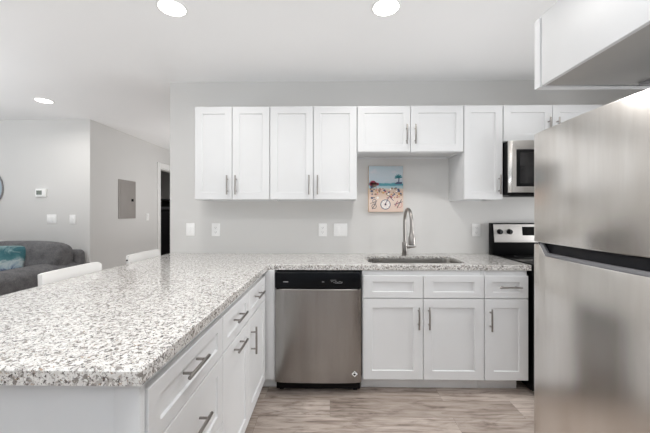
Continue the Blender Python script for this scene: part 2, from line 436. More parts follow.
# sink base: two false drawer fronts over two doors
t = thing('base_cabinet', (.656, 2.5, 0), 'white sink base cabinet with two doors, under the faucet', 'cabinet', 'white base cabinets')
base_body(t, .228, 1.081, BY+.021, WY-.02, None)
for a, b_, side in ((.232, .656, 'r'), (.656, 1.081, 'l')):
    w = b_-a-2*G
    front(t, 'drawer', (a+G, BY, ZD+.003), (1, 0, 0), (0, -1, 0), w, ZT-ZD-.003, stile=.066, rail=.043)
    front(t, 'door', (a+G, BY, ZB), (1, 0, 0), (0, -1, 0), w, ZD-ZB-.003, ((w-.034) if side == 'r' else .034, .44), UP, stile=.062)
MB().box(.228, 1.081, BY+.096, BY+.112, 0, .1, M['toe'], .001).build('toe_kick', t)
# drawer base at the end of the run
t = thing('base_cabinet', (1.235, 2.5, 0), 'narrow white base cabinet with one drawer and one door next to the range', 'cabinet', 'white base cabinets')
base_body(t, 1.083, 1.388, BY+.021, WY-.02, None)
w = .302
front(t, 'drawer', (1.085, BY, ZD+.003), (1, 0, 0), (0, -1, 0), w, ZT-ZD-.003, (w/2+.015, .083), (1, 0, 0), rail=.043)
front(t, 'door', (1.085, BY, ZB), (1, 0, 0), (0, -1, 0), w, ZD-ZB-.003, (.036, .43), UP, stile=.062)
MB().box(1.083, 1.36, BY+.096, BY+.112, 0, .1, M['toe'], .001).build('toe_kick', t)

# peninsula cabinets, doors facing +x
FX, PXB = -.455, -1.075
N = (1, 0, 0); U = (0, 1, 0)
def pen_cab(y0, y1, label):
    t = thing('base_cabinet', (-.78, (y0+y1)/2, 0), label, 'cabinet', 'white base cabinets')
    base_body(t, PXB, FX-.021, y0, y1, None)
    MB().box(FX-.112, FX-.096, y0, y1, 0, .1, M['toe'], .001).build('toe_kick', t)
    return t
t = pen_cab(.780, 1.331, 'white three-drawer base cabinet at the near end of the peninsula')
w = 1.331-.780-2*G
front(t, 'drawer', (FX, .780+G, ZD+.003), U, N, w, ZT-ZD-.003, (w/2-.035, .101), U, rail=.043)
front(t, 'drawer', (FX, .780+G, .396), U, N, w, ZD-.396-.002, (w/2-.01, .168), U, rail=.057)
front(t, 'drawer', (FX, .780+G, ZB), U, N, w, .396-ZB-.004, (w/2-.03, .205), U, rail=.057)
mb = MB().box(PXB, FX-.006, .762, .778, 0, .874, M['cab'], .0015).box(FX-.07, FX-.006, .756, .762, 0, .874, M['cab'], .001)
mb.build('end_panel', t)
t = pen_cab(1.333, 1.757, 'white peninsula cabinet with a drawer over a tall pull-out front, between two others')
w = 1.757-1.333-2*G
front(t, 'drawer', (FX, 1.333+G, ZD+.003), U, N, w, ZT-ZD-.003, (w/2-.01, .091), U, rail=.043)
front(t, 'drawer', (FX, 1.333+G, ZB), U, N, w, ZD-ZB-.003, (w/2-.01, .525), U, rail=.057)
t = pen_cab(1.759, 2.205, 'white peninsula cabinet with a drawer over one door, next to the inner corner')
w = 2.203-1.759-2*G
front(t, 'drawer', (FX, 1.759+G, ZD+.003), U, N, w, ZT-ZD-.003, (w/2-.02, .090), U, rail=.043)
front(t, 'door', (FX, 1.759+G, ZB), U, N, w, ZD-ZB-.003, (.045, .44), UP, stile=.062)
# blind corner unit with the filler beside the dishwasher
t = thing('corner_cabinet', (-.75, 2.5, 0), 'white corner cabinet showing only a narrow filler strip beside the dishwasher', 'cabinet')
base_body(t, PXB, -.392, BY+.02, WY-.02, None)
MB().box(FX-.018, -.392, BY, BY+.019, .1, .874, M['cab'], .001).build('filler_strip', t)
MB().box(FX-.12, -.392, BY+.09, BY+.106, 0, .1, M['toe'], .001).build('toe_kick', t)

# ------------------------------------------------------------------ granite worktop (one L-shaped slab with a sink cut-out)
def rrect(x0, x1, y0, y1, r, n=6):
    pts = []
    for cx, cy, a0 in ((x1-r, y0+r, -PI/2), (x1-r, y1-r, 0), (x0+r, y1-r, PI/2), (x0+r, y0+r, PI)):
        for k in range(n+1):
            a = a0+PI/2*k/n; pts.append((cx+r*math.cos(a), cy+r*math.sin(a)))
    return pts
SX0, SX1, SY0, SY1 = .285, 1.0, 2.305, 2.672
def worktop():
    bm = bmesh.new(); z0, z1, e = .876, .914, .004
    outer = [(-1.46, .727), (-.441, .727), (-.441, 2.232), (1.412, 2.232), (1.412, WY-.001), (-1.46, WY-.001)]
    inset = [(-1.46+e, .727+e), (-.441-e, .727+e), (-.441-e, 2.232+e), (1.412-e, 2.232+e), (1.412-e, WY-.001), (-1.46+e, WY-.001)]
    hole = rrect(SX0, SX1, SY0, SY1, .07)
    def loop(p, z): return [bm.verts.new((x, y, z)) for x, y in p]
    def edges(vs): return [bm.edges.new((vs[i], vs[(i+1) % len(vs)])) for i in range(len(vs))]
    T_, S1, S0, B_ = loop(inset, z1), loop(outer, z1-e), loop(outer, z0+.002), loop(outer, z0)
    zs = .896; wide = rrect(SX0-.025, SX1+.025, SY0-.022, SY1+.025, .09)
    HT, HM, HW, HB = loop(hole, z1), loop(hole, zs), loop(wide, zs), loop(wide, z0)
    bmesh.ops.triangle_fill(bm, use_beauty=True, edges=edges(T_)+edges(HT))
    bmesh.ops.triangle_fill(bm, use_beauty=True, edges=edges(B_)+edges(HB))
    for a, b_ in ((T_, S1), (S1, S0), (S0, B_), (HB, HW), (HW, HM), (HM, HT)):
        n = len(a)
        for i in range(n): bm.faces.new((a[i], a[(i+1) % n], b_[(i+1) % n], b_[i]))
    bmesh.ops.recalc_face_normals(bm, faces=bm.faces)
    mb = MB(); mb._merge(bm, M['gran']); return mb
o = one('worktop', worktop(), (-.6, 1.5, .876), 'white speckled granite worktop running along peninsula and sink wall', 'countertop')
for p in o.data.polygons: p.use_smooth = False

# ------------------------------------------------------------------ sink
t = thing('kitchen_sink', (.66, 2.49, .70), 'undermount stainless steel sink set in the granite below the faucet', 'sink')
bm = bmesh.new(); rings = []
for ins, z, r in ((-.018, .8945, .08), (-.004, .8945, .074), (-.003, .875, .074), (.004, .72, .07), (.02, .70, .06), (.06, .693, .04), (.27*.5, .69, .02)):
    rings.append([bm.verts.new((x, y, z)) for x, y in rrect(SX0+ins, SX1-ins, SY0+ins, SY1-ins, r)])
for a, b_ in zip(rings, rings[1:]):
    n = len(a)
    for i in range(n): bm.faces.new((a[i], a[(i+1) % n], b_[(i+1) % n], b_[i]))
bm.faces.new(rings[-1]); bmesh.ops.recalc_face_normals(bm, faces=bm.faces)
for f in bm.faces: f.normal_flip()
mb = MB(); mb._merge(bm, M['sinksteel']); mb.build('bowl', t)
MB().cyl((.66, 2.49, .6905), (.66, 2.49, .694), .045, M['chrome']).cyl((.66, 2.49, .694), (.66, 2.49, .697), .03, M['dgrey']).build('drain', t)

# ------------------------------------------------------------------ faucet
fx, fy = .643, 2.725
t = thing('faucet', (fx, fy, .914), 'brushed nickel pull-down gooseneck faucet standing behind the sink', 'faucet')
MB().cyl((fx, fy, .9142), (fx, fy, .921), .028, M['nickel'], bev=.002).cyl((fx, fy, .921), (fx, fy, 1.03), .0215, M['nickel'], bev=.003).build('base', t)
pts = [(fx, fy, 1.025), (fx, fy, 1.10), (fx, fy, 1.17)]
R = .098
for k in range(0, 15):
    a = PI-PI*1.0*k/14; pts.append((fx+.0006*k, fy-R+R*math.cos(PI-a)*1.0, 1.215+R*math.sin(a)))
pts.append((fx+.009, fy-2*R-.002, 1.165))
MB().tube(pts, .0125, M['nickel'], 16).build('spout', t)
hx, hy = fx+.009, fy-2*R-.003
MB().tube([(hx, hy, 1.176), (hx, hy, 1.165), (hx, hy-.001, 1.125), (hx, hy-.002, 1.10), (hx, hy-.004, 1.085), (hx, hy-.005, 1.03)], [.0135, .0145, .0165, .021, .0265, .0275], M['nickel'], 20).cyl((hx, hy-.005, 1.031), (hx, hy-.005, 1.025), .024, M['dgrey']).build('spray_head', t)
MB().cyl((fx+.012, fy, .985), (fx+.045, fy, .985), .0115, M['nickel'], bev=.002).tube([(fx+.04, fy, .985), (fx+.06, fy-.025, .989), (fx+.075, fy-.07, .997)], [.0085, .007, .0055], M['nickel']).build('lever', t)

# ------------------------------------------------------------------ dishwasher
x0, x1 = -.386, .218
t = thing('dishwasher', (-.084, 2.5, 0), 'stainless steel dishwasher with black control strip under the granite', 'dishwasher')
MB().box(x0+.004, x1-.004, BY+.02, 2.78, .03, .866, M['black'], .003).build('body', t)
# gently bowed steel door
bm = bmesh.new(); rows = []
for z, back in ((.092, .004), (.097, 0), (.4, 0), (.743, 0), (.748, .004)):
    rows.append([bm.verts.new((x0+(x1-x0)*i/16, BY-.022-.012*(1-abs(2*i/16-1)**2.6)+back+(.008 if i in (0, 16) else 0), z)) for i in range(17)])
bk = [bm.verts.new((x0+(x1-x0)*i/16, BY+.018, .092)) for i in range(17)]; bt = [bm.verts.new((x0+(x1-x0)*i/16, BY+.018, .748)) for i in range(17)]
rows = [bk]+rows+[bt]
for a, b_ in zip(rows, rows[1:]):
    for i in range(16): bm.faces.new((a[i], a[i+1], b_[i+1], b_[i]))
for i in (0, 16): bm.faces.new([r[i] for r in rows])
bm.faces.new(bk+bt[::-1]) if False else None
bmesh.ops.recalc_face_normals(bm, faces=bm.faces)
mb = MB(); mb._merge(bm, M['dw_steel']); door = mb.build('door', t)
# small square energy sticker set on its corner, with a dark mark on it
px_, pz = .172, .158
q = lambda r, d: [(px_-r, pz), (px_, pz-r), (px_+r, pz), (px_, pz+r)]
mb = MB(); mb.prism(q(.021, 0), 'y', BY-.0275, BY-.0283, M['plate']).prism([(px_-.012, pz-.002), (px_-.002, pz-.012), (px_+.004, pz-.006), (px_+.012, pz-.004), (px_+.002, pz+.003), (px_-.003, pz+.006)], 'y', BY-.0283, BY-.0287, M['black']).box(px_-.006, px_+.004, BY-.0287, BY-.0282, pz+.010, pz+.013, M['dgrey'], 0)
mb.build('sticker', door, label='white diamond sticker with a dark mark')
mb = MB().box(x0, x1, BY-.026, BY+.018, .753, .866, M['navy'], .006, 3).box(x0+.012, x1-.012, BY-.0275, BY-.025, .760, .764, M['black'], 0)
cp = mb.build('control_panel', t, label='black control strip')
mb = MB()
mb.box(x0+.058, x0+.094, BY-.0266, BY-.0255, .795, .802, M['mgrey'], .0005)
mb.build('badge', cp)
marks = [(x0+.395+.014*k, x0+.404+.014*k, .800-(k % 2)*.004, .803-(k % 2)*.004) for k in range(6)]
marks += [(x0+.33, x0+.346, .797, .801), (x0+.39, x0+.43, .810, .8125), (x0+.42, x0+.47, .790, .7925)]
for a, b_, c_, d_ in marks: MB().box(a, b_, BY-.0266, BY-.0255, c_, d_, M['mgrey'], 0).build('button_mark', cp)
MB().box(x0+.004, x1-.004, BY+.05, BY+.07, .012, .088, M['black'], .002).box(x0+.02, x0+.05, BY+.06, BY+.1, 0, .03, M['black'], 0).box(x1-.05, x1-.02, BY+.06, BY+.1, 0, .03, M['black'], 0).build('toe_kick', t)

# ------------------------------------------------------------------ range
x0, x1 = 1.418, 2.178
t = thing('range', (1.8, 2.5, 0), 'freestanding range with stainless backguard and black cooktop, behind the fridge', 'stove')
MB().box(x0, x1, 2.23, 2.835, .03, .905, M['black'], .004).box(x0+.03, x0+.07, 2.3, 2.34, 0, .03, M['black'], 0).box(x1-.07, x1-.03, 2.3, 2.34, 0, .03, M['black'], 0).box(x0+.03, x0+.07, 2.75, 2.79, 0, .03, M['black'], 0).box(x1-.07, x1-.03, 2.75, 2.79, 0, .03, M['black'], 0).build('body', t)
ct = MB().box(x0-.002, x1+.002, 2.205, 2.79, .905, .922, M['gloss'], .005, 3).build('cooktop', t)
for bx_, by_, r in ((1.60, 2.36, .09), (1.60, 2.62, .07), (1.99, 2.36, .07), (1.99, 2.62, .09)):
    MB().cyl((bx_, by_, .9218), (bx_, by_, .9224), r, M['dgrey'], n=40).cyl((bx_, by_, .9222), (bx_, by_, .9227), r-.004, M['gloss'], n=40).build('burner', ct)
bgd = MB().prism([(2.765, .90), (2.838, .90), (2.838, 1.192), (2.80, 1.192), (2.785, 1.185), (2.765, 1.02)], 'x', x0, x1, M['black'], .002).build('backguard', t)
MB().prism([(2.7605, 1.026), (2.768, 1.024), (2.788, 1.180), (2.7805, 1.182)], 'x', x0+.012, x1-.006, M['range_steel'], .0015).build('control_panel', bgd, label='stainless control panel')
def on_panel(z): return 2.7605+.020*(z-1.026)/.156
for kx in (1.478, 1.562, 2.034, 2.118):
    z = 1.118; y = on_panel(z)
    MB().cyl((kx, y+.002, z), (kx, y-.024, z-.003), .023, M['black'], r1=.02, n=28, bev=.002).box(kx-.003, kx+.003, y-.028, y-.02, z-.02, z+.016, M['dgrey'], .001).build('knob', bgd)
mb = MB(); y = on_panel(1.12)
mb.prism([(on_panel(1.085)-.0015, 1.085), (on_panel(1.085)+.002, 1.085), (on_panel(1.16)+.002, 1.16), (on_panel(1.16)-.0015, 1.16)], 'x', 1.676, 1.92, M['gloss']).build('display', bgd, label='black clock display')
od = MB().box(x0+.006, x1-.006, 2.185, 2.229, .30, .86, M['black'], .005).box(x0+.10, x1-.10, 2.182, 2.186, .42, .70, M['gloss'], .002).build('oven_door', t)
MB().cyl((x0+.06, 2.14, .80), (x1-.06, 2.14, .80), .011, M['steel']).cyl((x0+.09, 2.14, .80), (x0+.09, 2.19, .80), .008, M['steel']).cyl((x1-.09, 2.14, .80), (x1-.09, 2.19, .80), .008, M['steel']).build('handle', od, label='stainless bar handle')
MB().box(x0+.006, x1-.006, 2.19, 2.229, .07, .29, M['black'], .005).build('drawer', t)

# ------------------------------------------------------------------ microwave
x0, x1, y0, z0, z1 = 1.386, 2.152, 2.45, 1.422, 1.842
t = thing('microwave', (1.77, 2.65, z0), 'over-the-range stainless microwave with black window, under short wall cabinet', 'microwave')
MB().box(x0, x1, y0+.03, WY-.005, z0, z1, M['black'], .003).box(x0+.01, x1-.01, y0+.002, y0+.04, z0-.012, z0+.002, M['black'], .002).build('body', t)
dr = MB().prism([(x0, y0+.03), (x0+.002, y0+.022), (x0+.018, y0), (1.94, y0), (1.94, y0+.03)], 'z', z0+.016, z1-.002, M['steel'], .0015).build('door', t)
fr = MB().box(x0+.05, 1.89, y0-.002, y0+.004, z0+.062, z1-.07, M['black'], .003)
fr.box(x0+.075, 1.865, y0-.0035, y0+.002, z0+.085, z1-.095, M['micro'], .002).build('window', dr, label='black glass window')
MB().box(1.902, 1.922, y0-.03, y0+.002, z0+.06, z1-.05, M['steel'], .004).build('handle', dr)
MB().box(1.942, x1, y0, y0+.03, z0+.016, z1-.002, M['gloss'], .003).build('keypad', t, label='black keypad')

# ------------------------------------------------------------------ fridge, doors facing the peninsula (-x)
fy0, fy1, fz1 = .78, 1.535, 1.658
ym = (fy0+fy1)/2; hw = (fy1-fy0)/2
def fxs(y):
    e = (y-ym)/hw; x = .957+.022*e*e
    d = min(y-fy0, fy1-y); r = .014
    if d < r: x += r-math.sqrt(max(0, r*r-(r-d)**2))
    return x
t = thing('refrigerator', (1.35, ym, 0), 'stainless top-freezer refrigerator with pocket handle between its doors', 'refrigerator')
MB().box(1.045, 1.74, fy0+.008, fy1-.008, .035, 1.64, M['fridge_side'], .006).box(1.08, 1.13, fy0+.03, fy0+.08, 0, .035, M['black'], 0).box(1.08, 1.13, fy1-.08, fy1-.03, 0, .035, M['black'], 0).box(1.66, 1.71, fy0+.03, fy0+.08, 0, .035, M['black'], 0).box(1.66, 1.71, fy1-.08, fy1-.03, 0, .035, M['black'], 0).build('body', t)
MB().box(1.03, 1.05, fy0+.02, fy1-.02, .03, .09, M['dgrey'], .002).build('toe_grille', t)
ys = [fy0+.002*0, fy0+.002, fy0+.005, fy0+.009, fy0+.014]
k_ = 44
ys += [fy0+.014+(hw*2-.028)*i/k_ for i in range(1, k_)]
ys += [fy1-.014, fy1-.009, fy1-.005, fy1-.002, fy1]
ya, yb = fy0+.055, fy1-.055
ys = sorted(set(ys+[ya, yb, ya+.045, yb-.045]))
def fdoor(zbot, ztop, name):
    bm = bmesh.new(); rows = []
    XB = 1.038; r = .006
    for y in ys:
        x = fxs(y); a, b_ = zbot(y), ztop(y)
        prof = [(XB, a), (x+r, a), (x+.3*r, a+.3*r), (x, a+r), (x, (a+b_)/2), (x, b_-r), (x+.3*r, b_-.3*r), (x+r, b_), (XB, b_)]
        rows.append([bm.verts.new((px, y, pz)) for px, pz in prof])
    for a, b_ in zip(rows, rows[1:]):
        n = len(a)
        for i in range(n): bm.faces.new((a[i], a[(i+1) % n], b_[(i+1) % n], b_[i]))
    bm.faces.new(rows[0]); bm.faces.new(rows[-1][::-1])
    bmesh.ops.recalc_face_normals(bm, faces=bm.faces)
    mb = MB(); mb._merge(bm, M['steel_v']); return mb.build(name, t)
fdoor(lambda y: 1.143, lambda y: fz1, 'freezer_door')
def notch(y):
    top, low = 1.134, 1.087
    if y <= ya or y >= yb: return top
    d = min(y-ya, yb-y)
    return low if d >= .045 else top+(low-top)*d/.045
MB().box(.998, 1.04, fy0+.012, fy1-.012, 1.1345, 1.1425, M['black'], 0).build('gasket', t, label='dark gasket between the doors')
ld = fdoor(lambda y: .10, notch, 'fridge_door')
# dark pocket liner behind the scoop and a grey lip along its edge
bm = bmesh.new(); rows = []
for y in [v for v in ys if ya-.001 <= v <= yb+.001]:
    x = fxs(y); zz = notch(y)
    rows.append([bm.verts.new(p) for p in ((x+.030, y, 1.137), (x+.026, y, zz+.010), (x+.004, y, zz+.0005), (x+.004, y, zz-.003), (1.036, y, zz-.003), (1.036, y, 1.137))])
for a, b_ in zip(rows, rows[1:]):
    for i in range(6): bm.faces.new((a[i], a[(i+1) % 6], b_[(i+1) % 6], b_[i]))
bm.faces.new(rows[0]); bm.faces.new(rows[-1][::-1]); bmesh.ops.recalc_face_normals(bm, faces=bm.faces)
mb = MB(); mb._merge(bm, M['pocket']); mb.build('pocket_handle', ld, label='dark recessed pocket handle')
bm = bmesh.new(); rows = []
for y in [v for v in ys if ya-.001 <= v <= yb+.001]:
    x = fxs(y); zz = notch(y)
    rows.append([bm.verts.new(p) for p in ((x+.002, y, zz-.004), (x+.002, y, zz+.002), (x+.010, y, zz+.013), (x+.020, y, zz+.013), (x+.020, y, zz-.004))])
for a, b_ in zip(rows, rows[1:]):
    for i in range(5): bm.faces.new((a[i], a[(i+1) % 5], b_[(i+1) % 5], b_[i]))
bm.faces.new(rows[0]); bm.faces.new(rows[-1][::-1]); bmesh.ops.recalc_face_normals(bm, faces=bm.faces)
mb = MB(); mb._merge(bm, M['lipgrey']); mb.build('handle_lip', ld, label='grey lip of the pocket handle')
MB().box(1.0, 1.09, fy0+.03, fy0+.10, fz1, fz1+.018, M['dgrey'], .004).build('hinge_cover', t)

# ------------------------------------------------------------------ cabinet over the fridge
x0, x1, y0, y1, z0, z1 = .924, 1.758, .64, 1.392, 1.836, U1
t = thing('overhead_cabinet', (1.34, 1.0, z0), 'white overhead cabinet hanging above the refrigerator, showing its plain side', 'cabinet')
s = .018
mb = MB().box(x0, x0+s, y0, y1, z0, z1, M['cab'], .001).box(x1-s, x1, y0, y1, z0, z1, M['cab'], .001).box(x0+s, x1-s, y0, y0+s, z0, z1, M['cab'], .001)
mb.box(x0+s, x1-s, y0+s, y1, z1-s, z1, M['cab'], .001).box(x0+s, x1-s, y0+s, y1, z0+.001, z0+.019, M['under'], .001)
mb.build('body', t)
xm = (x0+x1)/2
for a, b_ in ((x0-.004, xm), (xm, x1)):
    w = b_-a-2*G
    d = flat_build(shaker(MB(), (b_-G, y1+.045, z0-.001), (-1, 0, 0), (0, 1, 0), w, z1-z0-.002, M['cab'], t=.036), 'door', t)
    hx_ = (.032 if a < xm-.1 else w-.032); pull(d, (b_-G-hx_, y1+.045, z0+.105), UP, (0, 1, 0))
MB().box(1.325, 1.38, 1.33, 1.375, z0-.008, z0+.002, M['mgrey'], .003).cyl((1.35, 1.35, z0-.010), (1.35, 1.35, z0), .008, M['chrome']).build('hinge_bracket', t)

# ------------------------------------------------------------------ outlets and switches
def outlet(x, z, label, y=WY):
    t = thing('wall_outlet', (x, y, z), label, 'outlet', 'white wall outlets above the worktop')
    MB().box(x-.038, x+.038, y-.006, y, z-.058, z+.058, M['plate'], .003).build('cover_plate', t)
    for dz in (-.021, .021):
        mb = MB().box(x-.017, x+.017, y-.0085, y-.005, z+dz-.014, z+dz+.014, M['plate'], .003)
        f = mb.build('socket', t)
        MB().box(x-.008, x-.006, y-.009, y-.008, z+dz-.003, z+dz+.006, M['slot'], 0).box(x+.006, x+.008, y-.009, y-.008, z+dz-.003, z+dz+.006, M['slot'], 0).cyl((x, y-.009, z+dz-.008), (x, y-.008, z+dz-.008), .0025, M['slot'], n=10).build('slots', f)
    return t
src = outlet(-1.041, 1.127, 'white outlet under the first wall cabinet, inside its shadow')
for x, z, lb in ((-.066, 1.127, 'white outlet beside the wide double switch plate'), (1.316, 1.127, 'white outlet between sink and range backguard')):
    c = copy_tree(src); c.location = (x, WY, z); c['label'] = lb
def switch(name, n, loc, rot, label, group=None):
    """local frame: face towards -y"""
    t = thing(name, (0, 0, 0), label, 'switch', group)
    w = .038+.023*(n-1)
    MB().box(-w, w, -.006, 0, -.058, .058, M['plate'], .003).build('cover_plate', t)
    for k in range(n):
        x = (k-(n-1)/2)*.046
        MB().box(x-.0165, x+.0165, -.0075, -.005, -.034, .034, M['plate'], .0015).prism([(-.0085, -.031), (-.0055, -.031), (-.0055, .031), (-.012, .031)], 'x', x-.0135, x+.0135, M['plate'], .001).build('rocker', t)
    t.location = loc; t.rotation_euler = (0, 0, rot); return t
switch('light_switch', 1, (-1.275, WY, 1.130), 0, 'white single switch beside the wall\'s open end, left of the cabinets')
switch('light_switch', 2, (.095, WY, 1.127), 0, 'white double switch plate left of the painting')
switch('light_switch', 2, (-3.555, LY, 1.203), 0, 'white double switch plate on living room wall under the thermostat')
switch('light_switch', 1, (-3.285, LY, 1.200), 0, 'white single switch on living room wall above the sofa end')
switch('light_switch', 1, (PX, 5.235, 1.213), PI/2, 'white single switch on hallway wall between breaker panel and doorway')

# ------------------------------------------------------------------ breaker panel
t = thing('breaker_panel', (PX, 4.70, 1.482), 'grey-brown metal breaker panel flush on the hallway wall', 'electrical panel')
MB().box(PX, PX+.012, 4.50, 4.897, 1.197, 1.770, M['panel'], .003).build('frame', t)
d = MB().box(PX+.012, PX+.018, 4.534, 4.863, 1.234, 1.735, M['panel'], .003).build('door', t)
MB().box(PX+.017, PX+.024, 4.778, 4.828, 1.456, 1.496, M['black'], .003).build('latch', d, label='black latch')

# ------------------------------------------------------------------ thermostat
t = thing('thermostat', (-3.682, LY, 1.536), 'white wall thermostat with grey screen on the living room wall', 'thermostat')
MB().box(-3.748, -3.616, LY-.026, LY, 1.486, 1.588, M['plate'], .006, 3).build('housing', t)
MB().box(-3.732, -3.662, LY-.0275, LY-.025, 1.512, 1.566, M['lcd'], .001).build('screen', t, label='grey screen')
MB().box(-3.648, -3.628, LY-.0285, LY-.025, 1.52, 1.532, M['plate'], .002).box(-3.648, -3.628, LY-.0285, LY-.025, 1.545, 1.557, M['plate'], .002).build('buttons', t)

# ------------------------------------------------------------------ round mirror
mx, mz, mr = -4.465, 1.60, .283
t = thing('wall_mirror', (mx, LY, mz), 'round mirror with thin dark rim on the living room wall', 'mirror')
ring = [(mx+mr*math.cos(2*PI*k/64), LY-.012, mz+mr*math.sin(2*PI*k/64)) for k in range(65)]
MB().tube(ring, .007, M['mgrey'], 10).build('rim', t)
MB().cyl((mx, LY-.002, mz), (mx, LY-.010, mz), mr-.004, M['mirror'], n=64).build('glass', t)

# ------------------------------------------------------------------ ceiling lights
def can(loc, label):
    x, y = loc; t = thing('recessed_light', (x, y, H), label, 'ceiling light', 'recessed ceiling lights')
    bm = bmesh.new(); rings = []
    for r, z in ((.086, H), (.084, H-.004), (.075, H-.006), (.071, H-.002)):
        rings.append([bm.verts.new((x+r*math.cos(2*PI*k/40), y+r*math.sin(2*PI*k/40), z)) for k in range(40)])
    for a, b_ in zip(rings, rings[1:]):
        for k in range(40): bm.faces.new((a[k], b_[k], b_[(k+1) % 40], a[(k+1) % 40]))
    mb = MB(); mb._merge(bm, M['trim']); mb.build('trim_ring', t)
    MB().cyl((x, y, H-.0045), (x, y, H-.001), .072, M['lens'], n=40).build('lens', t)
    d = bpy.data.lights.new('lamp', 'AREA'); d.shape = 'DISK'; d.size = .13; d.energy = CAN_POWER; d.color = CAN_COLOR; d.spread = PI*.9
    l = bpy.data.objects.new('lamp', d); COL.objects.link(l); l.parent = t; l.location = (0, 0, -.008)
    return t
src = can((-.919, 1.819), 'round recessed ceiling light above the peninsula')
for x, y, lb in ((.325, 1.834, 'round recessed ceiling light above the aisle in front of the sink'), (-3.038, 3.299, 'round recessed ceiling light farthest away, near the sofa and hallway')):
    c = copy_tree(src); c.location = (x, y, H); c['label'] = lb

# ------------------------------------------------------------------ painting
x0, x1, z0, z1 = .345, .655, 1.290, 1.703
def paint_mats():
    k = NT('painted_beach'); b = k.b; b.inputs['Roughness'].default_value = .6
    v = k.coords(); sp = k.n('ShaderNodeSeparateXYZ'); k.l(v, sp.inputs[0])
    nz = k.noise(k.coords((1, 1, 3)), 14, 5, .6)
    m = k.n('ShaderNodeMath'); m.operation = 'MULTIPLY_ADD'; k.l(nz.outputs['Fac'], m.inputs[0]); m.inputs[1].default_value = .03; k.l(sp.outputs[2], m.inputs[2])
    d = k.n('ShaderNodeMath'); d.operation = 'DIVIDE'; k.l(m.outputs[0], d.inputs[0]); d.inputs[1].default_value = .419
    c = k.ramp(d.outputs[0], [(.0, lin('e3cabb')), (.28, lin('ead6c8')), (.45, lin('cfb5a2')), (.53, lin('cbbcae')), (.545, lin('a9c3c8')), (.59, lin('9fbcc4')), (.60, lin('4d98a5')), (.645, lin('5f9fab')), (.655, lin('b9c7d0')), (.8, lin('c0cad1')), (1.0, lin('b3c2c9'))])
    cl = k.ramp(k.noise(k.coords((1, 1, 2.2)), 11, 4, .6).outputs['Fac'], [(.5, (0, 0, 0, 1)), (.68, (.6, .6, .6, 1))])
    top = k.ramp(d.outputs[0], [(.66, (0, 0, 0, 1)), (.72, (1, 1, 1, 1))])
    fac = k.mix(1.0, cl, top, 'MULTIPLY')
    c = k.mix(fac, c, lin('d8cfd2')); k.l(c, b.inputs['Base Color']); return k.m
pm = {n: plain('paint_'+n, lin(h), .6) for n, h in dict(red='a9485a', pink='d59c98', teal='3d8791', navy='4b5672', brown='8f7a6a', white='f1eeea', dark='3c3a48', tan='c69a63').items()}
t = thing('painting', ((x0+x1)/2, WY, z0), 'small beach painting with bicycles on canvas hanging above the sink', 'painting')
cv = MB().box(x0, x1, WY-.030, WY-.001, z0, z1, pm['tan'], .001).build('canvas', t)
pic = MB(); ya_ = WY-.0312
pic.box(x0+.001, x1-.001, WY-.0308, WY-.0295, z0+.001, z1-.001, None or pm['white'], 0)
pic.mats[0] = paint_mats()
def poly(pts, m, lift=0): pic.prism(pts, 'y', ya_-lift, ya_-lift+.0006, pm[m])
def disc(cx, cz, r, m, lift=0, n=22, sq=1): poly([(cx+r*math.cos(2*PI*k/n), cz+sq*r*math.sin(2*PI*k/n)) for k in range(n)], m, lift)
W_, H_ = x1-x0, z1-z0
P = lambda u, v: (x0+u*W_, z0+v*H_)
def ringp(u, v, r, m, th=.006):
    cx, cz = P(u, v); n = 26
    for k in range(n):
        a, b_ = 2*PI*k/n, 2*PI*(k+1)/n
        poly([(cx+r*math.cos(a), cz+r*math.sin(a)), (cx+r*math.cos(b_), cz+r*math.sin(b_)), (cx+(r-th)*math.cos(b_), cz+(r-th)*math.sin(b_)), (cx+(r-th)*math.cos(a), cz+(r-th)*math.sin(a))], m, .0010)
def stroke(u0, v0, u1, v1, m, th=.005):
    a, b_ = Vector(P(u0, v0)), Vector(P(u1, v1)); d = (b_-a).normalized(); nn = Vector((-d.y, d.x))*th/2
    poly([tuple(a-nn), tuple(b_-nn), tuple(b_+nn), tuple(a+nn)], m, .0014)
rnd = random.Random(3)
# red umbrellas on the left, teal palm and dark boat on the right
for u, v, r, m in ((.09, .60, .022, 'red'), (.13, .63, .026, 'red'), (.20, .61, .020, 'pink'), (.25, .60, .017, 'red'), (.11, .55, .018, 'navy'), (.17, .56, .015, 'brown')):
    disc(*P(u, v), r, m, .0004, sq=.75)
for u0, v0, u1, v1 in ((.13, .62, .13, .42), (.22, .6, .22, .45)): stroke(u0, v0, u1, v1, 'brown')
for k in range(6):
    a = k*PI/5.2+.2; stroke(.86, .74, .86+.11*math.cos(a), .74+.075*math.sin(a), 'teal', .011)
stroke(.88, .74, .86, .60, 'navy', .009)
poly([P(.74, .60), P(.96, .60), P(.97, .645), P(.82, .65)], 'navy', .0006)
# crowd of beach things in the middle band
for k in range(64):
    u, v = rnd.uniform(.04, .96), rnd.uniform(.30, .52)
    if .3 < u < .45 and v < .4: continue
    disc(*P(u, v), rnd.uniform(.005, .013), rnd.choice(['brown', 'pink', 'navy', 'white', 'navy', 'red', 'brown', 'tan']), .0003+.00002*k, 10, rnd.uniform(.5, 1))
